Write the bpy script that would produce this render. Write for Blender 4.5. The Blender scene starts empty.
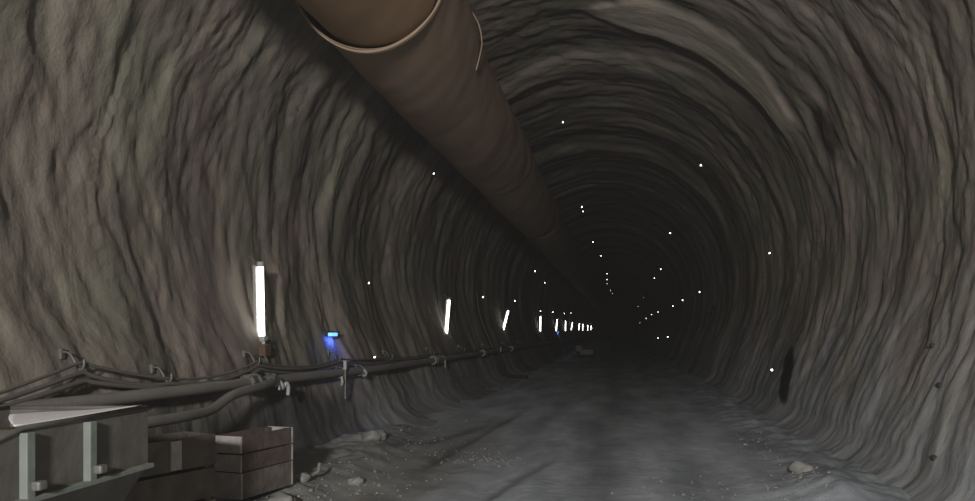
import bpy, bmesh, math, random
import numpy as np
from mathutils import Vector, Matrix

random.seed(7)
SC = bpy.context.scene
COL = SC.collection
PI = math.pi
R0, ZC = 5.0, 3.70            # bore radius, height of its axis above the floor
CAM = Vector((0.55, 0.0, 1.97))
F = 700.0

# ------------------------------------------------------------------ noise
def _hash(ix, iy, seed):
    h = (ix.astype(np.int64) * 374761393 + iy.astype(np.int64) * 668265263 + seed * 974711) & 0xFFFFFFFF
    h = ((h ^ (h >> 13)) * 1274126177) & 0xFFFFFFFF
    h = ((h ^ (h >> 16)) * 2246822519) & 0xFFFFFFFF
    return (h ^ (h >> 15)) & 0xFFFFFFFF

def gnoise(x, y, seed=0):
    x = np.asarray(x, float); y = np.asarray(y, float)
    x, y = np.broadcast_arrays(x, y)
    ix = np.floor(x); iy = np.floor(y)
    fx = x - ix; fy = y - iy
    ux = fx * fx * fx * (fx * (fx * 6 - 15) + 10); uy = fy * fy * fy * (fy * (fy * 6 - 15) + 10)
    def g(ox, oy):
        a = _hash(ix + ox, iy + oy, seed) / 4294967296.0 * 2 * PI
        return np.cos(a) * (fx - ox) + np.sin(a) * (fy - oy)
    a = g(0, 0) * (1 - ux) + g(1, 0) * ux
    b = g(0, 1) * (1 - ux) + g(1, 1) * ux
    return (a * (1 - uy) + b * uy) * 1.5

def fbm(x, y, octv=4, seed=0, gain=0.5, lac=2.03):
    t = 0; a = 1.0; s = 0
    for o in range(octv):
        t = t + a * gnoise(np.asarray(x) * lac ** o + 17.3 * o, np.asarray(y) * lac ** o - 9.1 * o, seed + o)
        s += a; a *= gain
    return t / s

def sst(a, b, x):
    t = np.clip((np.asarray(x, float) - a) / (b - a), 0, 1)
    return t * t * (3 - 2 * t)

# ------------------------------------------------------------------ materials
MATS = {}
def mat(name, col, rough=0.7, metal=0.0, var=0.15, scale=6.0, bump=0.2, bscale=30.0, emit=None, estr=0.0, spec=0.4):
    if name in MATS: return MATS[name]
    m = bpy.data.materials.new(name); m.use_nodes = True
    nt = m.node_tree; b = nt.nodes['Principled BSDF']
    b.inputs['Roughness'].default_value = rough
    b.inputs['Metallic'].default_value = metal
    b.inputs['Specular IOR Level'].default_value = spec
    tc = nt.nodes.new('ShaderNodeTexCoord')
    n = nt.nodes.new('ShaderNodeTexNoise'); n.inputs['Scale'].default_value = scale; n.inputs['Detail'].default_value = 5
    nt.links.new(tc.outputs['Object'], n.inputs['Vector'])
    r = nt.nodes.new('ShaderNodeValToRGB')
    r.color_ramp.elements[0].position = 0.3; r.color_ramp.elements[1].position = 0.7
    r.color_ramp.elements[0].color = [c * (1 - var) for c in col] + [1]
    r.color_ramp.elements[1].color = [min(1, c * (1 + var)) for c in col] + [1]
    nt.links.new(n.outputs['Fac'], r.inputs['Fac'])
    nt.links.new(r.outputs['Color'], b.inputs['Base Color'])
    if bump > 0:
        n2 = nt.nodes.new('ShaderNodeTexNoise'); n2.inputs['Scale'].default_value = bscale; n2.inputs['Detail'].default_value = 4
        nt.links.new(tc.outputs['Object'], n2.inputs['Vector'])
        bp = nt.nodes.new('ShaderNodeBump'); bp.inputs['Strength'].default_value = bump; bp.inputs['Distance'].default_value = 0.02
        nt.links.new(n2.outputs['Fac'], bp.inputs['Height'])
        nt.links.new(bp.outputs['Normal'], b.inputs['Normal'])
    if emit:
        b.inputs['Emission Color'].default_value = list(emit) + [1]
        b.inputs['Emission Strength'].default_value = estr
    MATS[name] = m
    return m

def wall_material():
    m = bpy.data.materials.new('shotcrete'); m.use_nodes = True
    nt = m.node_tree; N = nt.nodes; L = nt.links; b = N['Principled BSDF']
    b.inputs['Roughness'].default_value = 0.85
    b.inputs['Specular IOR Level'].default_value = 0.25
    at = N.new('ShaderNodeAttribute'); at.attribute_name = 'surf'
    tn = N.new('ShaderNodeAttribute'); tn.attribute_name = 'tone'
    dp = N.new('ShaderNodeAttribute'); dp.attribute_name = 'splash'
    def noise(sx, sy, sc, det=5):
        mp = N.new('ShaderNodeMapping'); mp.inputs['Scale'].default_value = (sx, sy, 1)
        L.new(at.outputs['Vector'], mp.inputs['Vector'])
        n = N.new('ShaderNodeTexNoise'); n.inputs['Scale'].default_value = sc; n.inputs['Detail'].default_value = det
        n.inputs['Distortion'].default_value = 0.4
        L.new(mp.outputs['Vector'], n.inputs['Vector']); return n
    n1 = noise(0.35, 1.0, 0.9)            # streaks along the ring
    r1 = N.new('ShaderNodeValToRGB'); r1.color_ramp.elements[0].position = .33; r1.color_ramp.elements[1].position = .68
    r1.color_ramp.elements[0].color = (.146, .136, .121, 1); r1.color_ramp.elements[1].color = (.285, .264, .232, 1)
    L.new(n1.outputs['Fac'], r1.inputs['Fac'])
    n2 = noise(0.8, 1.0, 0.7, 3)          # large patches: greenish / reddish grey
    r2 = N.new('ShaderNodeValToRGB'); e = r2.color_ramp.elements
    e[0].position = .35; e[0].color = (.96, 1.0, .90, 1); e[1].position = .65; e[1].color = (1.08, .97, .98, 1)
    L.new(n2.outputs['Fac'], r2.inputs['Fac'])
    mx = N.new('ShaderNodeMix'); mx.data_type = 'RGBA'; mx.blend_type = 'MULTIPLY'; mx.inputs['Factor'].default_value = 1
    L.new(r1.outputs['Color'], mx.inputs['A']); L.new(r2.outputs['Color'], mx.inputs['B'])
    # dusty bluish splash of the lower walls
    mx2 = N.new('ShaderNodeMix'); mx2.data_type = 'RGBA'; mx2.inputs['B'].default_value = (.295, .312, .33, 1)
    L.new(dp.outputs['Fac'], mx2.inputs['Factor']); L.new(mx.outputs['Result'], mx2.inputs['A'])
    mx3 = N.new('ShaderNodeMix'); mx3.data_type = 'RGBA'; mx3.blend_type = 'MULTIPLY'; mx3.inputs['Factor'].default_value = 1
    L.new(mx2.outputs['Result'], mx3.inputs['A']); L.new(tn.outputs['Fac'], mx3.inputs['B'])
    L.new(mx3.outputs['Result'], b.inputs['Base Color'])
    n3 = noise(0.45, 1.0, 7.0, 8)
    n4 = noise(1, 1, 28.0, 4)
    ad = N.new('ShaderNodeMath'); ad.operation = 'MULTIPLY_ADD'; ad.inputs[1].default_value = .3
    L.new(n4.outputs['Fac'], ad.inputs[0]); L.new(n3.outputs['Fac'], ad.inputs[2])
    bp = N.new('ShaderNodeBump'); bp.inputs['Strength'].default_value = .4; bp.inputs['Distance'].default_value = .05
    L.new(ad.outputs[0], bp.inputs['Height']); L.new(bp.outputs['Normal'], b.inputs['Normal'])
    return m

def floor_material():
    m = bpy.data.materials.new('wet_mud_concrete'); m.use_nodes = True
    nt = m.node_tree; N = nt.nodes; L = nt.links; b = N['Principled BSDF']
    b.inputs['Roughness'].default_value = 0.75; b.inputs['Specular IOR Level'].default_value = 0.35
    tc = N.new('ShaderNodeTexCoord')
    tn = N.new('ShaderNodeAttribute'); tn.attribute_name = 'tone'
    def noise(sx, sy, sc, det=6):
        mp = N.new('ShaderNodeMapping'); mp.inputs['Scale'].default_value = (sx, sy, 1)
        L.new(tc.outputs['Object'], mp.inputs['Vector'])
        n = N.new('ShaderNodeTexNoise'); n.inputs['Scale'].default_value = sc; n.inputs['Detail'].default_value = det
        L.new(mp.outputs['Vector'], n.inputs['Vector']); return n
    n1 = noise(1.5, .35, 1.1)
    r1 = N.new('ShaderNodeValToRGB'); r1.color_ramp.elements[0].position = .34; r1.color_ramp.elements[1].position = .66
    r1.color_ramp.elements[0].color = (.335, .368, .408, 1); r1.color_ramp.elements[1].color = (.545, .592, .648, 1)
    L.new(n1.outputs['Fac'], r1.inputs['Fac'])
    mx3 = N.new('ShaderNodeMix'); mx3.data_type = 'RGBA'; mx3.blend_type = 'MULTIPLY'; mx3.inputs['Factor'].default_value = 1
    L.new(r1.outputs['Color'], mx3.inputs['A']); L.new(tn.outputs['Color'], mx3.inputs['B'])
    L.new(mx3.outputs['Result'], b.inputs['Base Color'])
    n3 = noise(1, 1, 9.0, 8)
    bp = N.new('ShaderNodeBump'); bp.inputs['Strength'].default_value = .4; bp.inputs['Distance'].default_value = .03
    L.new(n3.outputs['Fac'], bp.inputs['Height']); L.new(bp.outputs['Normal'], b.inputs['Normal'])
    return m

# ------------------------------------------------------------------ object helpers
def link(name, me, m=None, parent=None, smooth=False):
    o = bpy.data.objects.new(name, me); COL.objects.link(o)
    if m is not None:
        for mm in (m if isinstance(m, (list, tuple)) else [m]): me.materials.append(mm)
    if parent: o.parent = parent
    if smooth: me.polygons.foreach_set('use_smooth', [True] * len(me.polygons))
    return o

def obj(name, bm, m, parent=None, smooth=False):
    bmesh.ops.recalc_face_normals(bm, faces=bm.faces)
    me = bpy.data.meshes.new(name); bm.to_mesh(me); bm.free()
    return link(name, me, m, parent, smooth)

def tag(o, label=None, cat=None, group=None, kind=None):
    if label: o['label'] = label
    if cat: o['category'] = cat
    if group: o['group'] = group
    if kind: o['kind'] = kind
    return o

def thing(name, label, cat, loc=(0, 0, 0), rotz=0.0, group=None):
    o = bpy.data.objects.new(name, None); COL.objects.link(o)
    o.empty_display_size = 0.1
    o.location = loc; o.rotation_euler = (0, 0, rotz)
    return tag(o, label, cat, group)

def copy_tree(o, parent=None):
    c = o.copy(); COL.objects.link(c)
    if parent: c.parent = parent
    for ch in list(o.children): copy_tree(ch, c)
    return c

def add_box(bm, c, s, bevel=0.0, rot=None):
    M = Matrix.Translation(Vector(c)) @ (rot.to_4x4() if rot else Matrix.Identity(4)) @ Matrix.Diagonal((s[0], s[1], s[2], 1))
    r = bmesh.ops.create_cube(bm, size=1.0, matrix=M)
    if bevel > 0:
        es = list({e for v in r['verts'] for e in v.link_edges})
        bmesh.ops.bevel(bm, geom=es, offset=bevel, segments=2, affect='EDGES', profile=0.6)

def add_tube(bm, pts, rad, seg=10, cap=True):
    pts = [Vector(p) for p in pts]
    rings = []
    t0 = (pts[1] - pts[0]).normalized()
    up = Vector((0, 0, 1)) if abs(t0.z) < 0.9 else Vector((1, 0, 0))
    n = (up - t0 * up.dot(t0)).normalized()
    for i, p in enumerate(pts):
        t = (pts[min(i + 1, len(pts) - 1)] - pts[max(i - 1, 0)]).normalized()
        n = (n - t * n.dot(t)).normalized()
        bn = t.cross(n)
        r = rad[i] if isinstance(rad, (list, tuple)) else rad
        rings.append([bm.verts.new(p + (n * math.cos(a) + bn * math.sin(a)) * r) for a in [2 * PI * k / seg for k in range(seg)]])
    for i in range(len(rings) - 1):
        for k in range(seg):
            bm.faces.new((rings[i][k], rings[i][(k + 1) % seg], rings[i + 1][(k + 1) % seg], rings[i + 1][k]))
    if cap:
        bm.faces.new(rings[0][::-1]); bm.faces.new(rings[-1])

def add_prism(bm, poly, axis_from, axis_to):
    """poly of (x, z) extruded along y."""
    a = [bm.verts.new((x, axis_from, z)) for x, z in poly]
    b = [bm.verts.new((x, axis_to, z)) for x, z in poly]
    n = len(poly)
    for i in range(n): bm.faces.new((a[i], a[(i + 1) % n], b[(i + 1) % n], b[i]))
    bm.faces.new(a[::-1]); bm.faces.new(b)

def spline(pts, n=12):
    """Catmull-Rom through pts."""
    P = [Vector(p) for p in pts]; P = [P[0] * 2 - P[1]] + P + [P[-1] * 2 - P[-2]]
    out = []
    for i in range(1, len(P) - 2):
        for k in range(n):
            t = k / n
            out.append(0.5 * ((2 * P[i]) + (P[i + 1] - P[i - 1]) * t + (2 * P[i - 1] - 5 * P[i] + 4 * P[i + 1] - P[i + 2]) * t * t
                              + (3 * P[i] - P[i - 1] - 3 * P[i + 1] + P[i + 2]) * t ** 3))
    out.append(P[-2]); return out

# ------------------------------------------------------------------ the bore
TH_L, TH_R = math.radians(90 + 139), math.radians(90 - 139)   # from left floor, over the crown, to right floor

_prof = []
for _a in np.linspace(0, 114, 200): _prof.append((R0 * math.sin(math.radians(_a)), ZC + R0 * math.cos(math.radians(_a))))
for _t in np.linspace(.05, 1, 30): _prof.append((4.568 + (4.13 - 4.568) * _t, 1.666 + (.55 - 1.666) * _t))
for _a in np.linspace(3, 90, 40): _prof.append((4.13 - .80 * (1 - math.cos(math.radians(_a))), .55 - .55 * math.sin(math.radians(_a))))
_prof.append((2.6, -.12))
_PPH = np.array([math.atan2(_x, _z - ZC) for _x, _z in _prof]); _PR = np.array([math.hypot(_x, _z - ZC) for _x, _z in _prof])
def base_r(th): return np.interp(np.abs(PI / 2 - np.asarray(th, float)), _PPH, _PR)

def lining(th, y):
    """radius of the rough lining and its tone at angle th (from +X) and depth y."""
    th = np.asarray(th, float); y = np.asarray(y, float)
    s = (PI / 2 - th) * R0                                     # arc length, 0 at crown, + to the right
    rb = base_r(th)
    z = ZC + rb * np.sin(th)
    wx = 0.34 * fbm(y * .45, s * .45, 2, 11)
    ws = 0.8 * fbm(y * .3 + 40, s * .25, 2, 12)
    yy, ss = y + wx, s + ws
    a = fbm(yy * .75, ss * .10, 2, 21)                          # pull lengths of the excavation
    ridge = 1 - np.abs(fbm(yy * 1.25, ss * .22, 3, 31)) * 2.4
    b_ = fbm(yy * 2.5, ss * .80, 4, 41)
    c = fbm(yy * 6.0, ss * 2.1, 4, 51)
    e = fbm(yy * 1.3 + 31, ss * .70, 3, 91)          # broad dents
    lod = 1 - .45 * sst(13, 30, y)
    rng = gnoise(yy * .42 + 3.7, ss * .05 + .5, 97)             # broad advance rings
    d = .09 * a + (.013 * ridge + .066 * b_ + .030 * c) * lod + .054 * e + .11 * rng * sst(9, 14, y)
    calm = 1 - .35 * sst(1.6, .4, z)                            # trowelled foot of the wall
    d = d * calm
    # pull joints: a step at each ring
    ph = (yy + .25 * np.sin(ss * .5)) / 1.9
    d = d + .03 * (ph - np.floor(ph) - .5) * sst(-.2, 2.5, z)
    tone = 1.0 + .42 * gnoise(yy * .36 + 9.1, ss * .06 + .3, 98) * sst(9, 14, y) + .30 * fbm(yy * .9 + 7, ss * .25, 3, 61)
    tone = tone * (1 + .30 * fbm(yy * 3.2 + 5, ss * 1.1, 4, 63)) - .25 * sst(.15, .5, -b_)                       # darker where the mid relief goes negative
    # smooth pale collar sprayed over the crown and right haunch
    wob = .25 * fbm(s * .7, y * .2, 3, 71)
    bw = .95 * sst(-.6, 1.2, s) * (1 - .4 * sst(3.2, 5.2, s))
    band = sst(1.0, .65, np.abs(y - 14.6 - wob - .06 * s) / np.maximum(bw, .05)) * sst(-.6, .4, s) * sst(5.5, 4.7, s)
    d = d * (1 - .8 * band) - .10 * band
    tone = tone * (1 - band) + 2.45 * band
    # dark blotch, slightly hollowed, at the collar's foot
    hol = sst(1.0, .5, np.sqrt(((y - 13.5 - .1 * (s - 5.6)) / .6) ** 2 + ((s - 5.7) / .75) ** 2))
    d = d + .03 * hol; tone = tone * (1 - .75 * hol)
    # black slot low in the right wall, its depth painted as dark tone
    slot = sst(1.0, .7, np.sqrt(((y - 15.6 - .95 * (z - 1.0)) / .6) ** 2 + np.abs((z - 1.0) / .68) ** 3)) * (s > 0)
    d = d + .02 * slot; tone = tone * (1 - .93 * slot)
    # wider at the left foot near the camera
    d = d + .16 * sst(15, 9, y) * sst(1.7, .2, z) * (s < 0)
    # irregular dark patch on the left foot beside the crates
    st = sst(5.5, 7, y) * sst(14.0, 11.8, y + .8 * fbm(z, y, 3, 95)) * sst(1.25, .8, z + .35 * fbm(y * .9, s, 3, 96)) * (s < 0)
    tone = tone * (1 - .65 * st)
    splash = np.where(s > 0, .9 * sst(2.7, .3, z + 1.3 * fbm(y * .8, s * .5, 3, 81)), .75 * sst(1.6, .15, z + .6 * fbm(y * .8, s * .4, 3, 81)))
    return rb + d, np.clip(tone, .05, 2.5), splash

_GT = np.linspace(TH_R - .02, TH_L + .02, 330); _GY = np.linspace(0, 160, 1600)
_GR = lining(*np.meshgrid(_GT, _GY))[0]
def lin_r(th, y):
    a = (th - _GT[0]) / (_GT[1] - _GT[0]); b = y / (_GY[1] - _GY[0])
    i = int(min(max(a, 0), len(_GT) - 2)); j = int(min(max(b, 0), len(_GY) - 2)); a = min(max(a - i, 0), 1); b = min(max(b - j, 0), 1)
    return float((_GR[j, i] * (1 - a) + _GR[j, i + 1] * a) * (1 - b) + (_GR[j + 1, i] * (1 - a) + _GR[j + 1, i + 1] * a) * b)

def wall_pt(th, y, off=0.0):
    r = lin_r(th, y) - off
    return Vector((r * math.cos(th), y, ZC + r * math.sin(th)))

def wall_at_z(side, z, y, off=0.0):
    """point on the wall at height z; side -1 left, +1 right."""
    th = math.asin(max(-1, min(1, (z - ZC) / R0)))
    for _ in range(6):
        r = lin_r(th if side > 0 else PI - th, y)
        th = math.asin(max(-1, min(1, (z - ZC) / r)))
    return Vector((side * (r * math.cos(th) - off), y, z))

def build_bore():
    nth = 470
    ths = np.linspace(TH_L, TH_R, nth)
    ys = [-9.0]
    while ys[-1] < 160: ys.append(ys[-1] + min(max(.042, .0052 * ys[-1]) if ys[-1] > 2.5 else .12, .6))
    ys = np.array(ys); ny = len(ys)
    TH, Y = np.meshgrid(ths, ys)
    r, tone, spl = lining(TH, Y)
    P = np.stack([r * np.cos(TH), Y, ZC + r * np.sin(TH)], -1)
    du = np.gradient(P, axis=1); dv = np.gradient(P, axis=0)
    Nn = np.cross(du, dv); Nn /= np.linalg.norm(Nn, axis=-1, keepdims=True)
    inward = np.stack([-np.cos(TH), 0 * TH, -np.sin(TH)], -1)
    Nn *= np.sign((Nn * inward).sum(-1, keepdims=True))
    S = (PI / 2 - TH) * R0
    mw = wall_material()
    cuts = [0, int(np.argmin(abs(ths - math.radians(133)))), int(np.argmin(abs(ths - math.radians(48)))), nth - 1]
    for nm, a, b in (('wall_left', cuts[0], cuts[1]), ('ceiling', cuts[1], cuts[2]), ('wall_right', cuts[2], cuts[3])):
        n = b - a + 1
        me = bpy.data.meshes.new(nm)
        co = P[:, a:b + 1].reshape(-1, 3)
        idx = np.arange(ny * n).reshape(ny, n)
        q = np.stack([idx[:-1, :-1], idx[1:, :-1], idx[1:, 1:], idx[:-1, 1:]], -1).reshape(-1, 4)
        me.from_pydata([], [], [])
        me.vertices.add(len(co)); me.vertices.foreach_set('co', co.ravel())
        me.loops.add(q.size); me.loops.foreach_set('vertex_index', q.ravel().astype(np.int32))
        me.polygons.add(len(q)); me.polygons.foreach_set('loop_start', np.arange(0, q.size, 4, dtype=np.int32))
        me.update(calc_edges=True); me.validate()
        me.polygons.foreach_set('use_smooth', [True] * len(q))
        at = me.attributes.new('surf', 'FLOAT_VECTOR', 'POINT')
        sv = np.stack([S[:, a:b + 1], Y[:, a:b + 1], 0 * S[:, a:b + 1]], -1)
        at.data.foreach_set('vector', sv.ravel())
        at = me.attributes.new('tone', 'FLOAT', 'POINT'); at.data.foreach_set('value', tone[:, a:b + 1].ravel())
        at = me.attributes.new('splash', 'FLOAT', 'POINT'); at.data.foreach_set('value', spl[:, a:b + 1].ravel())
        me.normals_split_custom_set_from_vertices(Nn[:, a:b + 1].reshape(-1, 3).tolist())
        o = link(nm, me, mw); tag(o, kind='structure')
    # the heading where the bore ends
    bm = bmesh.new()
    bmesh.ops.create_circle(bm, cap_ends=True, segments=64, radius=5.6, matrix=Matrix.Translation((0, 159.5, ZC)) @ Matrix.Rotation(PI / 2, 4, 'X'))
    o = obj('wall_back', bm, mat('dark_rock', (.16, .15, .14), .9)); tag(o, kind='structure')

def furrows(x, y):
    w = .10 * fbm(y * 1.1, 0 * y + 1.7, 3, 131)
    a = np.exp(-((x + 1.8 + .077 * (16.2 - y) + w) / .11) ** 2) * sst(9.5, 10.8, y) * sst(19, 15, y)
    b = np.exp(-((x + .57 + .19 * (10.2 - y) + w) / .10) ** 2) * sst(7.6, 8.5, y) * sst(11.5, 10, y)
    c = np.exp(-((x + 2.6 + .3 * (13 - y) + w * 2) / .16) ** 2) * sst(10.5, 11.5, y) * sst(16, 13.5, y)
    return a + b + c

def floor_h(x, y):
    x = np.asarray(x, float); y = np.asarray(y, float)
    wob = .35 * fbm(y * .12, 0 * y + 3.3, 2, 101)
    h = .035 * fbm(x * .8, y * .35, 4, 102) + .012 * fbm(x * 4, y * 2.2, 4, 103)
    for cx, w, dp in ((-1.95, .30, .045), (-1.05, .16, .03), (.35, .30, .035), (1.75, .28, .025)):
        h = h - dp * np.exp(-((x - cx - wob) / w) ** 2) * (.6 + .8 * fbm(x * .3, y * .5, 2, 104))
    h = h - furrows(x, y) * .035
    # berm of spoil along the left foot
    e = -2.55 + .5 * fbm(y * .5, 0 * y, 3, 105) - .8 * sst(11, 15, y)
    l = sst(0, -.75, x - e)
    h = h + l * (.17 + .10 * fbm(x * 1.6, y * 1.4, 4, 106) + .05 * fbm(x * 5, y * 5, 3, 107)) * (1 - .6 * sst(11, 17, y))
    # torn mud between berm and track
    t = np.exp(-((x + 1.95) / .9) ** 2) * sst(14, 9, y)
    h = h + t * (.05 * fbm(x * 1.3 + .8 * y, y * .9, 4, 108))
    # mud heap at the right foot near the camera
    hp = np.exp(-(((x - 3.0) / .62) ** 2 + ((y - 8.1) / 1.0) ** 2))
    h = h + .22 * hp * (1 + .3 * fbm(x * 2.5, y * 2.5, 3, 109))
    rr = sst(2.55, 3.4, x + .3 * fbm(y * .8, 0 * y + 9, 3, 110))
    h = h + rr * (.10 + .10 * fbm(x * 2, y * 1.5, 3, 111))
    return h

def fz(x, y): return float(floor_h(np.array([x]), np.array([y]))[0])

def build_floor():
    xs = np.linspace(-4.6, 4.1, 230)
    ys = [-9.0]
    while ys[-1] < 160: ys.append(ys[-1] + min(max(.045, .006 * ys[-1]) if ys[-1] > 4 else .15, .9))
    ys = np.array(ys)
    X, Y = np.meshgrid(xs, ys)
    Z = floor_h(X, Y)
    ny, nx = X.shape
    co = np.stack([X, Y, Z], -1).reshape(-1, 3)
    idx = np.arange(ny * nx).reshape(ny, nx)
    q = np.stack([idx[:-1, :-1], idx[:-1, 1:], idx[1:, 1:], idx[1:, :-1]], -1).reshape(-1, 4)
    me = bpy.data.meshes.new('floor')
    me.vertices.add(len(co)); me.vertices.foreach_set('co', co.ravel())
    me.loops.add(q.size); me.loops.foreach_set('vertex_index', q.ravel().astype(np.int32))
    me.polygons.add(len(q)); me.polygons.foreach_set('loop_start', np.arange(0, q.size, 4, dtype=np.int32))
    me.update(calc_edges=True); me.validate()
    me.polygons.foreach_set('use_smooth', [True] * len(q))
    wob = .35 * fbm(Y * .12, 0 * Y + 3.3, 2, 101)
    t = np.ones_like(X)
    for cx, w, k in ((.35, .45, .38), (-1.05, .25, .15), (1.75, .35, .15)):     # damp wheel tracks
        t -= k * np.exp(-((X - cx - wob) / w) ** 2)
    t *= 1 - .45 * np.clip(furrows(X, Y), 0, 1)
    t *= 1 - .28 * sst(2.3, 3.2, X + .3 * fbm(Y * .8, X, 3, 122))
    t *= 1 + .25 * fbm(X * 1.2, Y * .5, 4, 120)
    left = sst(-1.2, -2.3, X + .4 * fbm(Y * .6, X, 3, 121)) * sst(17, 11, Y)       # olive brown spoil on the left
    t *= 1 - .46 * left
    cl = np.stack([t * (1 + .08 * left), t, t * (1 - .12 * left), np.ones_like(t)], -1)
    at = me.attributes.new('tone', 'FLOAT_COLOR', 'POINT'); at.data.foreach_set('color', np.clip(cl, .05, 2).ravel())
    tag(link('floor', me, floor_material()), kind='structure')

build_bore()
build_floor()

# ------------------------------------------------------------------ materials of the things
DUCT = mat('duct_fabric', (.275, .20, .148), .75, 0, .12, 1.2, .25, 3.0)
DUCT_IN = mat('duct_fabric_inner_length', (.30, .195, .12), .75, 0, .12, 1.2, .25, 3.0)
LIP = mat('duct_rim_band', (.36, .27, .19), .6, 0, .1, 3, .1)
WIRE = mat('wire_steel', (.30, .29, .28), .45, .7, .1)
PIPE = mat('grey_pipe', (.22, .21, .195), .6, 0, .12, 2, .15)
HOSE = mat('grey_hose', (.20, .192, .182), .6, 0, .12, 3, .15)
CABLE = mat('dusty_cable', (.15, .14, .13), .7, 0, .12, 4, .1)
BLACKC = mat('black_cable', (.025, .024, .023), .6, 0, .1)
HOOK = mat('galvanised', (.19, .187, .18), .5, .4, .1)
WHITE = mat('white_plastic', (.48, .48, .48), .5, 0, .05)
TUBE = mat('lit_tube', (.9, .9, .9), .4, 0, .02, bump=0, emit=(1.0, .985, .93), estr=6.0)
LAMPBODY = mat('lamp_housing', (.42, .42, .40), .5, 0, .1)
BLUEL = mat('lit_blue_lens', (.2, .4, .9), .3, 0, .02, bump=0, emit=(.13, .38, 1.0), estr=2.2)
DARKP = mat('dark_plastic', (.04, .04, .045), .5, 0, .1)
RUST = mat('rusty_box', (.13, .085, .06), .8, 0, .2, 8)
SKIP = mat('skip_paint', (.112, .105, .094), .65, 0, .2, 5, .25, 14)
SKIPG = mat('skip_green_paint', (.18, .20, .18), .6, 0, .15, 6, .2, 14)
MUD = mat('brown_mud', (.17, .135, .10), .9, 0, .25, 5, .8, 9)
SHEET = mat('white_sheet', (.88, .88, .90), .55, 0, .03, 3, .05)
WOOD = mat('dark_wood', (.120, .104, .090), .85, 0, .3, 7, .4, 25)
WOODR = mat('red_brown_wood', (.085, .062, .056), .85, 0, .3, 7, .4, 25)
WOODL = mat('pale_wood', (.40, .37, .355), .8, 0, .2, 9, .4, 25)
STONE = mat('grey_stone', (.27, .27, .255), .85, 0, .25, 7, .5, 16)
MIRROR = mat('reflector_mirror', (.95, .95, .95), .0, 1.0, .0, bump=0)

# ------------------------------------------------------------------ ventilation duct
DX, DZ, DR = -2.62, 6.49, 0.93
def duct_len(y0, y1, r0, name, label, m, flare=0.0, sag=.07, lip=False):
    root = thing(name, label, 'ventilation duct', (DX, y0, DZ + DR), 0, 'lengths of the ventilation duct')
    ny = max(24, int((y1 - y0) * (14 if lip else 7))) if y1 - y0 < 40 else 160
    seg = 72
    bm = bmesh.new(); rings = []
    AA, YY = np.meshgrid(2 * PI * np.arange(seg) / seg, y0 + (y1 - y0) * np.arange(ny + 1) / ny)
    ring_n = lambda fr, fy, sd: gnoise(YY * fy + np.cos(AA) * fr, np.sin(AA) * fr + YY * .3, sd)
    WW = ring_n(1.1, .8, 5) * .028 + ring_n(2.2, 2.6, 6) * .010
    for side in (0, 1):
        rg = []
        for i in range(ny + 1):
            t = i / ny; y = y0 + (y1 - y0) * t
            L = min(y1 - y0, 9.3); tl = ((y - y0) % L) / L if t < 1 else 0
            sg = -sag * math.sin(PI * tl)
            fl = flare * math.exp(-((y - y0) / .28) ** 2)
            row = []
            for k in range(seg):
                a = 2 * PI * k / seg
                w = float(WW[i, k])
                r = r0 + fl + w * (1 - math.exp(-((y - y0) / .25) ** 2)) - (.012 if side else 0)
                # the fabric is drawn up to a ridge where it hangs
                if lip:      # lapped cuff behind the rim, standing off on the right
                    da = (a - math.radians(28) + PI) % (2 * PI) - PI
                    r += .085 * math.exp(-(da / .55) ** 2) * float(sst(11.28, 11.18, y)) * (1 if not side else .8)
                rd = .05 * math.exp(-((a - PI / 2) / .12) ** 2)
                row.append(bm.verts.new((r * math.cos(a), y - y0, -DR + (r + rd) * math.sin(a) + sg)))
            rg.append(row)
        for i in range(ny):
            for k in range(seg):
                f = (rg[i][k], rg[i][(k + 1) % seg], rg[i + 1][(k + 1) % seg], rg[i + 1][k])
                bm.faces.new(f if side == 0 else f[::-1])
        rings.append(rg)
    for i in (0, ny):
        for k in range(seg):
            bm.faces.new((rings[0][i][k], rings[0][i][(k + 1) % seg], rings[1][i][(k + 1) % seg], rings[1][i][k]))
    obj('sleeve', bm, m, root, True)
    if lip:
        bm = bmesh.new()
        pts = []
        for k in range(97):
            a = 2 * PI * k / 96
            pts.append(((r0 + flare + .008) * math.cos(a), .02 + .05 * math.sin(3 * a + 1), -DR + (r0 + flare + .008) * math.sin(a)))
        for dy in (0, .03):
            add_tube(bm, [(p[0], p[1] + dy, p[2]) for p in pts], [.010 + .012 * math.exp(-(((k * 3.75 - 285 + 180) % 360 - 180) / 45) ** 2) for k in range(97)], 8, False)
        obj('rim_band', bm, LIP, root, True)
    # hangers from the crown
    k = 0; y = y0 + 1.2
    while y < min(y1, 60):
        top = wall_pt(math.radians(133), y, .01)
        bm = bmesh.new()
        add_tube(bm, [(0, y - y0, .03 - sag * math.sin(PI * ((y - y0) % 9.3) / 9.3)), (top.x - DX, y - y0, top.z - DZ - DR)], .012, 6)
        obj('hanger_wire', bm, WIRE, root); y += 2.6
    return root
duct_len(-1.0, 9.15, DR - .06, 'ventilation_duct', 'brown fabric duct length overhead at the top edge of frame, ending inside the next sleeve', DUCT_IN, 0, .0)
d2 = duct_len(8.9, 18.45, DR, 'ventilation_duct', 'broad tan duct length whose pale flared rim swallows the nearest length', DUCT, .025, .05, True)
d3 = duct_len(18.2, 27.6, DR - .02, 'ventilation_duct', 'middle darker duct length starting at the second joint under the crown', DUCT, .012, .06)
d4 = duct_len(27.4, 150.0, DR - .06, 'ventilation_duct', 'far dark duct run shrinking to the end of the tunnel', DUCT, .0, .06, False)
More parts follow.
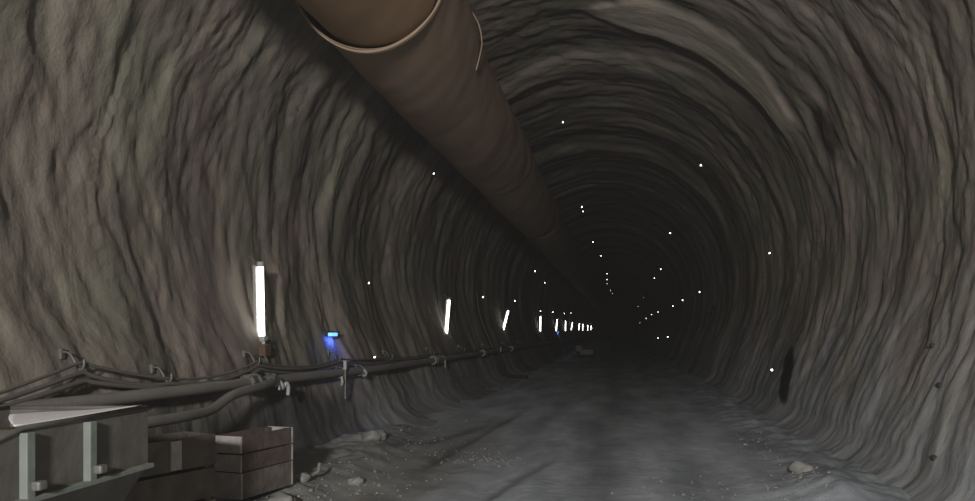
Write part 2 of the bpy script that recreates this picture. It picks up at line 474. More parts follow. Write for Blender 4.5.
# loose tie strap at the first joint of the near duct
bm = bmesh.new()
pts = [((DR + .03 + .08 * math.exp(-((a - 28) / 31.5) ** 2)) * math.cos(math.radians(a)), 2.30 + .02 * math.sin(a * .2), -DR - .03 + (DR + .03 + .08 * math.exp(-((a - 28) / 31.5) ** 2)) * math.sin(math.radians(a))) for a in (50, 36, 22, 8, -6, -20)]
add_tube(bm, spline(pts, 8), .012, 6)
tie = obj('tie_cord', bm, LIP, d2, True)

# ------------------------------------------------------------------ pipe, hose, cables on the left wall
def pz(y): return 1.41 - .0145 * y if y < 14 else 1.207 - .004 * (y - 14)
def pipe_pt(y, off=.16): 
    p = wall_at_z(-1, pz(y), y, off)
    return p
def smooth_line(f, y0, y1, step, k=2):
    ys = np.arange(y0, y1 + .001, step)
    P = [f(float(y)) for y in ys]
    for _ in range(k):
        P = [P[0]] + [(P[i - 1] + P[i] * 2 + P[i + 1]) / 4 for i in range(1, len(P) - 1)] + [P[-1]]
    return P
root = thing('service_pipe', 'long grey water pipe running along the whole left wall on hangers', 'pipe', pipe_pt(3.0))
O = root.location.copy()
PP = smooth_line(lambda y: pipe_pt(y, .20), 3.0, 90, .5, 8)
bm = bmesh.new(); add_tube(bm, [p - O for p in PP], .066, 16); obj('pipe_run', bm, PIPE, root, True)
def on_pipe(y):
    i = (y - 3.0) / .5; a = int(i); t = i - a
    return PP[a].lerp(PP[a + 1], t)
for y in (9.2, 18.1, 24.5, 31.0):
    bm = bmesh.new(); p = on_pipe(y) - O
    for dy in (-.09, .09): add_tube(bm, [p + Vector((0, dy - .025, 0)), p + Vector((0, dy + .025, 0))], .115, 18)
    add_tube(bm, [p + Vector((0, -.1, 0)), p + Vector((0, .1, 0))], .092, 18)
    for k in range(6):
        a = k * PI / 3; c = p + Vector((math.cos(a) * .1, 0, math.sin(a) * .1))
        add_tube(bm, [c + Vector((0, -.15, 0)), c + Vector((0, .15, 0))], .012, 6)
    obj('flange', bm, HOOK, root)

# branch hose leaving the pipe and sinking behind the skip
root = thing('branch_hose', 'grey hose dropping from the wall pipe behind the skip', 'hose', (-3.9, 6.5, 1.1))
O = root.location.copy()
j = on_pipe(9.6)
hp = [j + Vector((.10, 0, .0)), j + Vector((.17, -.45, -.035)), Vector((-4.02, 8.35, 1.20)), Vector((-3.92, 7.7, 1.09)), Vector((-3.80, 7.0, 1.10)), Vector((-3.72, 6.2, 1.13)), Vector((-3.70, 5.4, 1.12)), Vector((-3.7, 4.6, .9))]
bm = bmesh.new(); add_tube(bm, [p - O for p in spline(hp, 10)], .055, 12); obj('hose_run', bm, HOSE, root, True)
bm = bmesh.new(); q = hp[0] - O; add_tube(bm, [q + Vector((-.1, 0, 0)), q + Vector((.05, 0, 0))], .085, 14); obj('saddle_clamp', bm, HOOK, root)

# hooks and the sagging cables
hook_y = [6.47, 7.6, 9.5, 12.3, 15.2, 18.4, 22.0, 26.0, 30.0, 35.0]
hook_z = [1.70, 1.50, 1.60, 1.52, 1.44, 1.42, 1.40, 1.38, 1.36, 1.34]
HP = []
hook_names = ['above the white sheet at far left', 'between white sheet and first tube lamp', 'just below left of the first tube lamp', 'under the blue lamp', 'past the blue lamp', 'before the second tube lamp', 'under the second tube lamp', 'past the second tube lamp', 'before the third tube lamp', 'past the third tube lamp']
for y, z, nm in zip(hook_y, hook_z, hook_names):
    p = wall_at_z(-1, z, y, .0)
    HP.append(p)
    t = thing('cable_hook', 'small steel cable hook on the left wall ' + nm, 'hook', p, 0, 'cable hooks on the left wall')
    bm = bmesh.new(); add_box(bm, (0.0, 0, .05), (.04, .05, .10), .008); obj('wall_plate', bm, HOOK, t)
    bm = bmesh.new(); add_tube(bm, spline([(.0, 0, .07), (.08, 0, .05), (.15, 0, -.07), (.18, 0, -.10), (.21, 0, -.06), (.21, 0, .0)], 6), .011, 8); obj('hook_rod', bm, HOOK, t, True)
def sag_cable(name, label, dz, dx, sag, r, m, y_end_i):
    pts = []
    first = Vector((-4.2 + dx, 4.9, 1.36 + dz * .4))
    P = [first] + [Vector((p.x + .155 + dx, p.y, p.z - .10 + dz * (1.0 if p.y < 7 else .6))) for p in HP[:y_end_i]]
    for i in range(len(P) - 1):
        a, b = P[i], P[i + 1]
        for k in range(14):
            t = k / 14; q = a.lerp(b, t)
            q.z -= (sag[i] if i < len(sag) else .06) * 4 * t * (1 - t) * (.8 + .25 * math.sin(i * 2.1 + dz * 30))
            w = wall_at_z(-1, q.z, q.y, .02 + r)
            if q.x < w.x: q.x = w.x
            pts.append(q)
    pts.append(P[-1])
    root = thing(name, label, 'cable', pts[0], 0, 'cables slung along the left wall')
    bm = bmesh.new(); add_tube(bm, [p - pts[0] for p in pts], r, 8)
    o = obj('cable_run', bm, m, root, True)
    return root
sag_cable('slung_cable', 'topmost dusty cable slung between hooks on the left wall', .07, .02, [.01, .03, .10, .10], .016, CABLE, 10)
sag_cable('slung_cable', 'middle dusty cable of three slung along the left wall', -.02, .035, [.02, .05, .13, .12], .022, CABLE, 9)
sag_cable('slung_cable', 'lowest dusty cable just above the grey wall pipe', -.10, .05, [.02, .03, .16, .13], .024, CABLE, 8)

# pipe hangers with tails
for y, lab, tail in ((9.75, 'steel pipe hanger with a pale knotted strap end at the branch hose', 'strap'), (12.05, 'tall pale pipe hanger below the blue lamp with a hanging rod', 'rod'), (12.9, 'small bright clip hanging under the pipe right of the tall hanger', 'clip'), (18.9, 'small white tag hanger under the pipe near the second tube lamp', 'tag'), (28.0, 'far small pipe hanger at the black hose arc', 'rod2')):
    p = on_pipe(y)
    t = thing('pipe_hanger', lab, 'pipe hanger', p, 0, 'hangers of the grey wall pipe')
    bm = bmesh.new()
    pts = [(.0 + .092 * math.cos(a), 0, .092 * math.sin(a)) for a in np.linspace(0, 2 * PI, 25)]
    add_tube(bm, pts, .012, 6, False); obj('ring_clamp', bm, HOOK, t, True)
    bm = bmesh.new(); w = wall_at_z(-1, p.z + .12, y, 0) - p
    add_tube(bm, [(0, 0, .09), (w.x - .03, 0, .12)], .012, 6); obj('wall_stud', bm, HOOK, t)
    if tail == 'strap':
        bm = bmesh.new()
        add_tube(bm, spline([(.10, -.02, .03), (.14, .02, -.06), (.12, .08, -.12), (.15, .12, -.05), (.16, .16, -.10), (.15, .17, -.22)], 8), [.022] * 20 + [.026] * 21, 8)
        add_tube(bm, spline([(.10, .02, .02), (.13, -.05, -.07), (.14, -.06, -.13)], 8), .016, 8)
        obj('strap_knot', bm, WHITE, t, True)
    elif tail == 'rod':
        bm = bmesh.new(); add_tube(bm, [(.10, 0, .16), (.10, 0, -.45)], .018, 8); obj('drop_rod', bm, HOOK, t)
        bm = bmesh.new(); add_box(bm, (.10, 0, .13), (.05, .05, .16), .012); obj('clevis', bm, WHITE, t)
        bm = bmesh.new(); add_tube(bm, spline([(.1, -.16, -.06), (.12, -.18, -.14), (.1, -.15, -.2)], 6), .022, 8); obj('wire_end', bm, WHITE, t)
    elif tail == 'clip':
        bm = bmesh.new(); add_tube(bm, spline([(.09, 0, .02), (.12, .03, -.04), (.10, .07, -.08), (.07, .02, -.1)], 6), .022, 8); obj('clip_end', bm, WHITE, t)
    elif tail == 'tag':
        bm = bmesh.new(); add_box(bm, (.10, 0, -.13), (.02, .09, .2), .006); obj('hanging_tag', bm, WHITE, t)
    else:
        bm = bmesh.new(); add_box(bm, (.10, 0, .05), (.04, .06, .18), .01); obj('clevis', bm, WHITE, t)

# thin dropper cable and black hose arc on the ring at the third lamp
Y3 = 28.0
bm = bmesh.new()
pts = [wall_at_z(-1, z, Y3 + .0, .05) for z in (3.55, 3.2, 2.8, 2.4, 2.0, 1.6, 1.2)]
add_tube(bm, spline(pts, 4), .018, 6)
tag(obj('dropper_cable', bm, HOOK, None, True), 'thin pale cable dropping straight down the left wall before the third lamp', 'cable')
bm = bmesh.new()
pts = [wall_at_z(-1, z, Y3 + .3, .13) for z in (1.12, .9, .68, .45, .28, .15)]
pts += [Vector((pts[-1].x + .35, Y3 + .3, .09)), Vector((pts[-1].x + .8, Y3 + .35, .07))]
add_tube(bm, spline(pts, 5), .06, 10)
tag(obj('black_hose', bm, BLACKC, None, True), 'black hose curving down the left wall foot below the dropper cable', 'hose')
bm = bmesh.new()
YR = 31.0
pts = [wall_at_z(1, z, YR, .13) for z in (3.0, 2.5, 2.0, 1.5, 1.1, .7, .4, .15)]
add_tube(bm, spline(pts, 5), .06, 10)
tag(obj('black_hose', bm, BLACKC, None, True), 'black hose bowed down the far right wall to the floor', 'hose')

# ------------------------------------------------------------------ tube lamps
def make_lamp():
    t = thing('tube_lamp', 'x', 'lamp', (0, 0, 0), 0, 'tube lamps along the left wall')
    bm = bmesh.new(); add_tube(bm, [(.045, 0, -.51), (.045, 0, .51)], .040, 14); obj('lit_tube', bm, TUBE, t, True)
    bm = bmesh.new(); add_box(bm, (-.03, 0, 0), (.05, .07, 1.06), .012); obj('housing', bm, LAMPBODY, t)
    for z in (-.545, .545):
        bm = bmesh.new(); add_tube(bm, [(.045, 0, z - .035), (.045, 0, z + .035)], .05, 14); obj('end_cap', bm, LAMPBODY, t)
    bm = bmesh.new(); add_tube(bm, spline([(-.03, 0, .52), (-.06, 0, .62), (-.12, 0, .66)], 5), .01, 6); obj('hanging_hook', bm, HOOK, t)
    return t
def rot_from(d):
    return Vector((0, 0, 1)).rotation_difference(d).to_euler()
LY = [10.2, 21.4, 32.5, 47.3, 59.7, 70.0, 81.0, 96.0, 107.0, 125.0, 140.0]
LT = [(-.02, 0), (.08, 0), (.26, 0), (.02, 0), (.10, 0), (.02, 0), (.18, 0), (.10, 0), (.05, 0), (.03, 0), (.1, 0)]
ordn = ['first', 'second', 'third', 'fourth', 'fifth', 'sixth', 'seventh', 'eighth', 'ninth', 'tenth', 'eleventh']
proto = make_lamp()
for i, (y, (tx, ty)) in enumerate(zip(LY, LT)):
    o = proto if i == 0 else copy_tree(proto)
    w = wall_at_z(-1, 2.37, y, .0)
    o.location = (max(w.x + .145, -4.73), y, 2.38)
    o.rotation_euler = rot_from(Vector((tx, .1 * tx, 1)).normalized())
    if i == 0: o['label'] = 'largest and nearest lit white tube lamp, upright on the left wall'
    elif i == 2: o['label'] = 'third lit tube lamp from the camera, leaning most to the right'
    elif i == 10: o['label'] = 'last and smallest lit tube lamp, farthest down the left wall'
    else: o['label'] = '%s lit white tube lamp counted from the camera along the left wall' % ordn[i]
# tubes behind the camera belong to the same row
# socket gear under the first lamp
t = thing('junction_box', 'rust stained junction box with pale plug under the first tube lamp', 'junction box', wall_at_z(-1, 1.68, 9.98, .06))
bm = bmesh.new(); add_box(bm, (.05, .06, .0), (.10, .18, .17), .012); obj('box_body', bm, RUST, t)
bm = bmesh.new(); add_box(bm, (.07, -.02, .17), (.07, .10, .07), .015); add_tube(bm, [(.07, -.02, .14), (.07, -.02, .09)], .025, 10); obj('plug', bm, WHITE, t)
bm = bmesh.new(); add_tube(bm, spline([(.08, .0, -.08), (.10, .02, -.18), (.08, .03, -.26)], 6), .014, 6); obj('lead', bm, CABLE, t)
# blue lamps
def blue(y, label, z=1.86):
    p = wall_at_z(-1, z, y, .0)
    t = thing('blue_lamp', label, 'lamp', p, 0, 'blue lamps on the left wall')
    bm = bmesh.new(); add_box(bm, (.02, 0, .045), (.10, .26, .10), .015); obj('housing', bm, DARKP, t)
    bm = bmesh.new(); add_box(bm, (.10, 0, .03), (.09, .24, .06), .015); obj('lit_lens', bm, BLUEL, t)
    bm = bmesh.new(); add_box(bm, (.09, 0, .075), (.16, .28, .02), .005); obj('hood', bm, DARKP, t)
    li = bpy.data.lights.new('blue_glow', 'AREA'); li.shape = 'RECTANGLE'; li.size = .05; li.size_y = .30
    li.color = (.06, .14, 1.0); li.energy = 2.2
    lo = bpy.data.objects.new('blue_glow', li); COL.objects.link(lo); lo.parent = t; lo.location = (.14, 0, -.015); lo.rotation_euler = (0, math.radians(28), 0)
    return t
blue(12.6, 'blue lit lamp on the left wall between the first two tube lamps')
blue(60.5, 'tiny far blue lamp below the fifth tube lamp', 1.75)

# ------------------------------------------------------------------ skip with sheet and mud
sk = thing('skip', 'grey green steel skip with ribs in the lower left corner', 'skip', (-3.03, 3.8, 0.15))
O = Vector((-3.03, 3.8, .15))
XR, XL, ZT, ZR, ZB = -2.58, -3.50, 1.45, 1.07, .55
Y0, Y1 = 2.6, 4.67
bm = bmesh.new()
def V(x, y, z): return bm.verts.new(Vector((x, y, z)) - O)
def rimz(y): return ZT - max(0, 3.67 - y) * .25
def quad(*a): bm.faces.new([V(*p) for p in a])
th = .012
for (xr, s) in ((XR, 1), (XL, -1)):
    for off in (0, -s * th):
        x = xr + off; xb = (-2.93 if s > 0 else -3.15) + off
        quad((x, Y0, ZR), (x, 3.67, ZR), (x, 3.67, rimz(3.67)), (x, Y0, rimz(Y0)))
        quad((x, 3.67, ZR), (x, Y1, ZR), (x, Y1, ZT), (x, 3.67, ZT))
        quad((x, Y0, ZR), (xb, Y0, ZB), (xb, Y1, ZB), (x, Y1, ZR))
quad((-2.93, Y0, ZB), (-3.15, Y0, ZB), (-3.15, Y1, ZB), (-2.93, Y1, ZB))
for y, z in ((Y0, rimz(Y0)), (Y0 + th, rimz(Y0)), (Y1, ZT), (Y1 - th, ZT)):
    bm.faces.new([V(*p) for p in ((XL, y, z), (XR, y, z), (XR, y, ZR), (-2.93, y, ZB), (-3.15, y, ZB), (XL, y, ZR))])
bmesh.ops.remove_doubles(bm, verts=bm.verts, dist=.0005)
obj('hull', bm, SKIP, sk)
bm = bmesh.new()
for x in (XR, XL):
    add_tube(bm, [Vector(p) - O for p in ((x, Y0, rimz(Y0)), (x, 3.67, ZT), (x, Y1, ZT))], .016, 8)
add_tube(bm, [Vector(p) - O for p in ((XL, Y1, ZT), (XR, Y1, ZT))], .016, 8)
add_tube(bm, [Vector(p) - O for p in ((XL, Y0, rimz(Y0)), (XR, Y0, rimz(Y0)))], .016, 8)
obj('rim', bm, SKIP, sk, True)
bm = bmesh.new()
add_box(bm, Vector((XR + .02, (Y0 + Y1) / 2, ZR)) - O, (.05, Y1 - Y0, .03), .006)
obj('side_rail', bm, SKIPG, sk)
for y in (2.9, 3.69, 4.13):
    bm = bmesh.new(); top = rimz(y) - .02
    add_box(bm, Vector((XR + .022, y, (top + ZR) / 2)) - O, (.045, .055, top - ZR), .006); obj('rib', bm, SKIPG, sk)
    bm = bmesh.new(); add_box(bm, Vector((XR + .065, y + .025, ZR + .075)) - O, (.05, .06, .05), .012); obj('lug', bm, HOOK, sk)
for x in (-2.76, -3.32):
    for y in (2.8, 4.45):
        bm = bmesh.new(); g = fz(x, y)
        add_box(bm, Vector((x, y, (g + .84) / 2)) - O, (.06, .06, .84 - g + .02), .006); obj('leg', bm, SKIP, sk)
# mud in the skip
nx, ny_ = 24, 48
bm = bmesh.new(); G = []
for i in range(ny_ + 1):
    row = []
    for k in range(nx + 1):
        x = XL + .03 + (XR - XL - .06) * k / nx; y = Y0 + .03 + (Y1 - Y0 - .06) * i / ny_
        z = rimz(y) - .11 - .03 * abs(k / nx - .5) + .05 * float(fbm(np.array([x * 3]), np.array([y * 3]), 4, 201)[0])
        row.append(bm.verts.new((x, y, min(z, rimz(y) - .085))))
    G.append(row)
for i in range(ny_):
    for k in range(nx): bm.faces.new((G[i][k], G[i][k + 1], G[i + 1][k + 1], G[i + 1][k]))
bnd = [e for e in bm.edges if e.is_boundary]
ex = bmesh.ops.extrude_edge_only(bm, edges=bnd)
for v in [g for g in ex['geom'] if isinstance(g, bmesh.types.BMVert)]:
    v.co.z = 1.09
tag(obj('mud', bm, MUD, None, True), 'brown mud filling the near end of the skip', 'mud', kind='stuff')
# white sheet
bm = bmesh.new()
c = [(-3.455, 4.62), (-2.60, 4.645), (-2.60, 3.66)]
# subdivided fan
n = 14; rows = []
def lerp2(a, b, t): return (a[0] + (b[0] - a[0]) * t, a[1] + (b[1] - a[1]) * t)
for i in range(n + 1):
    t = i / n
    lft = lerp2(c[0], c[2], t); lft = (lft[0] - .02 * math.sin(PI * t), lft[1])
    rgt = lerp2(c[1], (c[2][0] + .001, c[2][1] + .002), t)
    row = []
    for k in range(n + 1):
        q = lerp2(lft, rgt, k / n)
        z = 1.472 - .065 * (-2.60 - q[0]) + .003 * math.sin(9 * q[0] + 4 * q[1])
        row.append((q[0], q[1], z))
    rows.append(row)
tv = [[bm.verts.new(p) for p in r] for r in rows]; bv = [[bm.verts.new((p[0], p[1], p[2] - .006)) for p in r] for r in rows]
for i in range(n):
    for k in range(n):
        bm.faces.new((tv[i][k], tv[i][k + 1], tv[i + 1][k + 1], tv[i + 1][k])); bm.faces.new((bv[i][k], bv[i + 1][k], bv[i + 1][k + 1], bv[i][k + 1]))
for i in range(n):
    for k in (0, n): bm.faces.new((tv[i][k], tv[i + 1][k], bv[i + 1][k], bv[i][k]))
    for r in (0, n): bm.faces.new((tv[r][i], tv[r][i + 1], bv[r][i + 1], bv[r][i]))
tag(obj('sheet', bm, SHEET, None, True), 'white sheet lying across the top of the skip', 'sheet')

# ------------------------------------------------------------------ crates behind the skip
def crate(label, P, ang, length, depth, z0, boards, hs, m_side, m_end, gap=.018, posts=True, stub=False):
    """P: near right bottom corner; length runs away from the camera at ang from +Y towards +X."""
    t = thing('wooden_crate', label, 'crate', (P[0], P[1], z0), -ang, 'wooden crates behind the skip')
    H = sum(hs) + gap * (len(hs) - 1)
    z = 0
    for h in hs:
        for x in (-.012, -depth + .012):
            bm = bmesh.new(); add_box(bm, (x, length / 2, z + h / 2), (.024, length, h), .004); obj('side_board', bm, m_side, t)
        for y in (-.013, length + .013):
            bm = bmesh.new(); add_box(bm, (-depth / 2, y, z + h / 2), (depth, .024, h), .004); obj('end_board', bm, m_end, t)
        z += h + gap
    for x in (-.05, -depth + .05):
        for y in (.03, length - .03):
            bm = bmesh.new(); add_box(bm, (x, y, H / 2), (.05, .058, H - .01), .004); obj('corner_post', bm, m_side, t)
    bm = bmesh.new(); add_box(bm, (-depth / 2, length / 2, .012), (depth - .06, length - .06, .02)); obj('bottom', bm, m_side, t)
    if stub:
        bm = bmesh.new(); add_box(bm, (.014, .70, H - hs[-1] / 2), (.026, .09, hs[-1] * .92), .004); obj('batten', bm, WOODL, t)
    return t
zc = .235
crate('lower of two stacked wooden crates beside the rubble, pale end board', (-3.28, 7.17), math.radians(15), .70, .34, zc, 1, [.265], WOOD, WOODL)
up = crate('upper of two stacked wooden crates beside the rubble, with open slatted side', (-3.285, 7.165), math.radians(15.8), .70, .34, zc + .277, 2, [.175, .175], WOODR, WOODL)
crate('dark wooden crate just behind the skip with pale batten on its top board', (-3.50, 5.32), math.radians(24), 1.05, .42, .20, 3, [.25, .26, .27], WOOD, WOOD, .028, stub=True)

# ------------------------------------------------------------------ stones and rubble
def rock_mesh(bm, c, s, seed):
    r = bmesh.ops.create_icosphere(bm, subdivisions=3, radius=1.0)
    rot = Matrix.Rotation(seed * 1.7, 3, 'Z')
    for v in r['verts']:
        n = v.co.normalized()
        k = 1 + .35 * float(gnoise(np.array([n.x * 1.6 + seed * 3.1 + n.z]), np.array([n.y * 1.6 - seed + n.z * .7]), 300)[0]) + .1 * float(gnoise(np.array([n.x * 4 + seed]), np.array([n.y * 4 + n.z * 3]), 301)[0])
        p = rot @ Vector((n.x * s[0], n.y * s[1], n.z * s[2])) * k
        v.co = p + Vector(c)
for i, (x, y, s, lab) in enumerate(((-3.40, 11.4, (.24, .20, .13), 'large pale stone on the rubble at the left wall foot'),
                                    (-2.78, 8.9, (.11, .09, .06), 'small pale stone on the mud below the large stone'),
                                    (-2.97, 7.35, (.17, .14, .10), 'rounded grey stone at the foot of the stacked crates'),
                                    (-3.25, 8.35, (.12, .10, .08), 'smaller grey stone behind the rounded stone by the crates'),
                                    (2.95, 9.1, (.16, .12, .10), 'lump of pale stone at the right wall foot'),
                                    (2.35, 7.6, (.07, .06, .04), 'little stone on the right mud edge at the bottom of frame'))):
    bm = bmesh.new(); rock_mesh(bm, (0, 0, 0), s, i + 1.0)
    o = obj('stone', bm, STONE, None, True); o.location = (x, y, fz(x, y) + s[2] * .35)
    tag(o, lab, 'stone', 'loose stones on the tunnel floor')
bm = bmesh.new()
add_tube(bm, spline([(-3.22, 8.55, fz(-3.22, 8.55) - .02), (-3.13, 8.5, fz(-3.2, 8.5) + .07), (-3.08, 8.5, fz(-3.1, 8.5) + .14), (-3.07, 8.52, fz(-3.1, 8.5) + .24)], 6), .022, 8)
tag(obj('bent_stick', bm, HOSE, None, True), 'short bent stick standing in the rubble right of the crates', 'stick')
def gravel(name, label, areas, cnt):
    bm = bmesh.new()
    rnd = random.Random(hash(len(label)))
    for i in range(cnt):
        ax, ay, sx, sy = rnd.choice(areas)
        x = rnd.gauss(ax, sx); y = rnd.gauss(ay, sy); s = rnd.uniform(.008, .022) * (1.6 if rnd.random() < .1 else 1)
        if x < -3.7 or x > 3.4: continue
        r = bmesh.ops.create_icosphere(bm, subdivisions=1, radius=1.0)
        a = rnd.uniform(0, 3)
        for v in r['verts']:
            n = v.co.copy(); k = 1 + rnd.uniform(-.25, .25)
            v.co = Vector((x, y, fz(x, y) + s * .3)) + Vector((n.x * s * math.cos(a) - n.y * s * .8 * math.sin(a), n.x * s * math.sin(a) + n.y * s * .8 * math.cos(a), n.z * s * .7)) * k
    tag(obj(name, bm, mat('mud_gravel', (.26, .26, .25), .9, 0, .3, 7, .3)), label, 'gravel', kind='stuff')
gravel('gravel', 'loose gravel on the torn mud along the left wall', [(-2.5, 9.2, .35, .6), (-3.1, 8.0, .35, .6), (-1.9, 11.0, .35, .35), (-1.3, 10.6, .25, .2), (-3.0, 12.5, .3, 1.5)], 330)
gravel('gravel', 'loose gravel along the right wall foot', [(2.9, 9.0, .2, 1.0), (2.9, 12.5, .2, 1.2), (1.6, 8.4, .5, .5), (2.6, 8.0, .25, .4)], 200)

# ------------------------------------------------------------------ far vehicle
vh = thing('site_vehicle', 'faint small site vehicle far down the tunnel floor left of centre', 'vehicle', (-1.75, 49.5, .0))
VB = mat('vehicle_paint', (.22, .20, .20), .5, 0, .1)
bm = bmesh.new(); add_box(bm, (.18, .6, .42), (.95, 1.9, .42), .08); obj('bonnet', bm, VB, vh)
bm = bmesh.new(); add_box(bm, (-.42, 1.0, .62), (.5, 1.2, .5), .08); obj('engine_cover', bm, VB, vh)
for x in (-.5, .55):
    for y in (0.05, 1.2):
        bm = bmesh.new(); add_tube(bm, [(x - .09, y, .24), (x + .09, y, .24)], .24, 18); obj('wheel', bm, DARKP, vh)

# ------------------------------------------------------------------ reflectors on the rock bolts
def make_reflector():
    me = bpy.data.meshes.new('reflector')
    bm = bmesh.new()
    # corner cube looking along -Y
    A = Vector((0, 1 / math.sqrt(3), 0))
    e = []
    for k in range(3):
        a = PI / 2 + k * 2 * PI / 3
        e.append(Vector((math.cos(a) * math.sqrt(2 / 3), -1 / math.sqrt(3), math.sin(a) * math.sqrt(2 / 3))))
    ap = Vector((0, .58, 0))
    for k in range(3):
        a, b = e[k], e[(k + 1) % 3]
        bm.faces.new([bm.verts.new(ap + v) for v in (Vector((0, 0, 0)), a, a + b, b)])
    for f in bm.faces: f.material_index = 0
    nf = len(bm.faces)
    # bolt stem behind
    add_tube(bm, [(0, .58, 0), (0, 1.6, 0)], .5, 10)
    bm.faces.ensure_lookup_table()
    for f in bm.faces[nf:]: f.material_index = 1
    bm.to_mesh(me); bm.free()
    me.materials.append(MIRROR); me.materials.append(DARKP)
    return me
RM = make_reflector()
def ray_wall(px, py):
    d = Vector(((px - 617) / F, 1, -(py - 330) / F))
    y = 3.0
    for _ in range(4000):
        p = CAM + d * y
        rr = math.hypot(p.x, p.z - ZC)
        if y > .1 and rr >= lin_r(math.atan2(p.z - ZC, p.x) % (2 * PI) if p.x < 0 else math.atan2(p.z - ZC, p.x), p.y) - .05: break
        y *= 1.004
    a = math.atan2(p.z - ZC, p.x)
    return (a % (2 * PI) if p.x < 0 else a), p.y
REF = [  # pixel of the photo, strength, label
    (563, 122, 1.0, 'bright reflector dot on the crown right of the duct, highest in the tunnel'),
    (701, 165, 1.3, 'brightest reflector dot on the upper right haunch'),
    (582, 207, .9, 'upper of a pair of reflector dots close together under the crown'),
    (583, 211.5, .8, 'lower of a pair of reflector dots close together under the crown'),
    (770, 253, 1.1, 'reflector dot alone on the right wall, level with the middle of the duct end'),
    (772, 370, 1.5, 'reflector dot low on the right wall beside the black slot'),
    (670, 233, .9, 'reflector dot on the inner right haunch below the brightest one'),
    (700, 292, 1.0, 'reflector dot at the near end of the rising right row'),
    (433, 173, .9, 'reflector dot beside the left edge of the duct'),
    (295, 108, .6, 'faint reflector dot high on the left wall near the duct rim'),
    (369, 283, 1.0, 'reflector dot on the left wall between first and second tube lamps'),
    (375, 357, .9, 'reflector dot just above the grey pipe right of the blue lamp'),
    (483, 297, .9, 'reflector dot at the top of the dropper cable'),
    (535, 271, 1.0, 'reflector dot under the duct above the third and fourth lamps'),
    (545, 283, .5, 'faint reflector dot right below the one under the duct'),
    (515, 301, .8, 'reflector dot just above the third tube lamp'),
    (540.5, 311, .8, 'reflector dot just above the fourth tube lamp'),
    (553, 312, .5, 'faint reflector dot above the fifth tube lamp'),
    (564.5, 313.5, .7, 'reflector dot above the sixth tube lamp'),
    (571, 313, .4, 'faint reflector dot above the seventh tube lamp'),
    (593, 242, .7, 'reflector dot below the close pair under the crown'),
    (601, 256, .7, 'second reflector dot below the close pair under the crown'),
    (607, 273.5, .7, 'top dot of the short upright string of reflectors near the tunnel end'),
    (607, 279.5, .7, 'second dot of the short upright string of reflectors near the tunnel end'),
    (607, 283.5, .6, 'third dot of the short upright string of reflectors near the tunnel end'),
    (610.5, 290.5, .7, 'fourth dot of the short upright string of reflectors near the tunnel end'),
    (612.5, 293.5, .7, 'lowest dot of the short upright string of reflectors near the tunnel end'),
    (661, 269, .8, 'upper of two reflector dots on the far right haunch'),
    (654.5, 278, .7, 'lower of two reflector dots on the far right haunch'),
    (683, 300, .9, 'second reflector dot of the right row after its near end'),
    (673, 306, .7, 'third reflector dot of the right row after its near end'),
    (658, 312, .6, 'fourth reflector dot of the right row after its near end'),
    (652, 314.5, .5, 'fifth reflector dot of the right row after its near end'),
    (646, 318.5, .5, 'sixth reflector dot of the right row after its near end'),
    (640, 323, .5, 'last reflector dot of the right row after its near end'),
    (638, 306.5, .7, 'lone faint reflector dot above the far end of the right row'),
    (643.5, 297.5, .5, 'faintest reflector dot below the two on the far right haunch'),
    (668, 337, .9, 'right dot of the low pair at the far right wall foot'),
    (658, 338, .6, 'left dot of the low pair at the far right wall foot'),
    (631.5, 341.5, .9, 'low reflector dot nearest the tunnel centre at the far right foot'),
    (609, 329.5, .6, 'left dot of the tiny pair at the very end of the tunnel'),
    (615, 327.5, .6, 'right dot of the tiny pair at the very end of the tunnel'),
    (598, 325, .6, 'tiny dot just right of the last tube lamp'),
]
for px, py, st, lab in REF:
    th, y = ray_wall(px, py)
    y = min(y, 150.0)
    s = (.5 + .5 * st) * (.013 + .00085 * min(y, 70))
    p = wall_pt(th, y, .04)
    if math.hypot(p.x - DX, p.z - DZ) < DR + .1: p = wall_pt(th, y, .04)
    o = bpy.data.objects.new('reflector', RM); COL.objects.link(o)
    o.location = p
    o.scale = (s, s, s)
    d = (p - (CAM + Vector((0, -1.0, .1)))).normalized()          # each is turned to a point just behind the camera
    o.rotation_euler = Vector((0, 1, 0)).rotation_difference(d).to_euler()
    tag(o, lab, 'reflector', 'reflectors on the rock bolts')

for px, py, lab in ((933, 457, 'lowest dark bolt plate at the right edge of frame'), (938, 384, 'middle dark bolt plate at the right edge of frame'), (931, 345, 'upper dark bolt plate at the right edge of frame')):
    th, y = ray_wall(px, py); p = wall_pt(th, y, .0)
    t = thing('bolt_plate', lab, 'bolt plate', p, 0, 'bolt plates on the right wall')
    n = Vector((-math.cos(th), 0, -math.sin(th)))
    q = Vector((0, 0, 1)).rotation_difference(n).to_matrix()
    bm = bmesh.new(); add_box(bm, n * .02, (.06, .055, .02), .004, q); obj('plate', bm, DARKP, t)
    bm = bmesh.new(); add_tube(bm, [n * .02, n * .06], .012, 8); add_tube(bm, [n * .025, n * .045], .022, 6); obj('bolt_end', bm, DARKP, t)

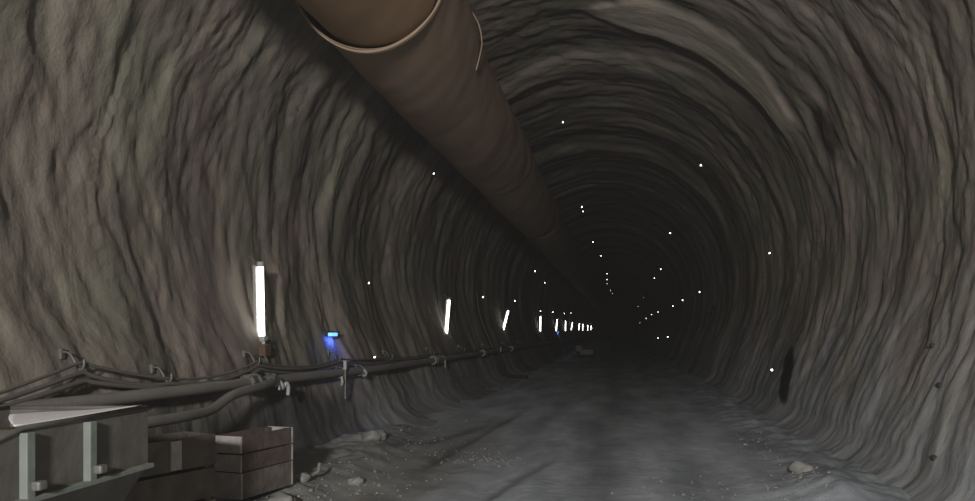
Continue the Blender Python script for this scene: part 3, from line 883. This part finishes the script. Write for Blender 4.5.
# ------------------------------------------------------------------ light
def spot(name, loc, target, power, ang, col, soft=.3, blend=1.0):
    li = bpy.data.lights.new(name, 'SPOT'); li.energy = power; li.spot_size = math.radians(ang); li.spot_blend = blend
    li.shadow_soft_size = soft; li.color = col
    o = bpy.data.objects.new(name, li); COL.objects.link(o); o.location = loc
    o.rotation_euler = (Vector(target) - Vector(loc)).to_track_quat('-Z', 'Y').to_euler()
    return o
spot('work_light', (0.15, -6.5, 4.5), (.1, 14, 2.6), 6300, 110, (1.0, .96, .91), .45)
# unseen point light added behind the camera to make the bolt reflectors shine
li = bpy.data.lights.new('reflector_fill', 'POINT'); li.energy = 14; li.shadow_soft_size = .22; li.color = (1, .98, .95)
o = bpy.data.objects.new('reflector_fill', li); COL.objects.link(o); o.location = (CAM.x, -.55, CAM.z + .03)

# world: dusty tunnel air
w = bpy.data.worlds.new('tunnel_air'); SC.world = w; w.use_nodes = True
nt = w.node_tree
bg = nt.nodes['Background']; bg.inputs['Color'].default_value = (.6, .7, .8, 1); bg.inputs['Strength'].default_value = 0.0
vs = nt.nodes.new('ShaderNodeVolumeScatter'); vs.inputs['Density'].default_value = .0024; vs.inputs['Anisotropy'].default_value = .1
vs.inputs['Color'].default_value = (.95, .95, .95, 1)
nt.links.new(vs.outputs['Volume'], nt.nodes['World Output'].inputs['Volume'])

# ------------------------------------------------------------------ camera
cam = bpy.data.cameras.new('camera'); co = bpy.data.objects.new('camera', cam); COL.objects.link(co)
cam.sensor_fit = 'HORIZONTAL'; cam.sensor_width = 36; cam.lens = 36 * F / 975
cam.shift_x = -(617 - 487.5) / 975; cam.shift_y = (330 - 250.5) / 975
co.location = CAM; co.rotation_euler = (PI / 2, 0, 0)
cam.clip_start = .05; cam.clip_end = 400
SC.camera = co
SC.view_settings.view_transform = 'Standard'; SC.view_settings.look = 'None'
SC.view_settings.exposure = 0; SC.view_settings.gamma = 1; SC.view_settings.use_curve_mapping = False
SC.cycles.use_denoising = True
SC.cycles.max_bounces = 8
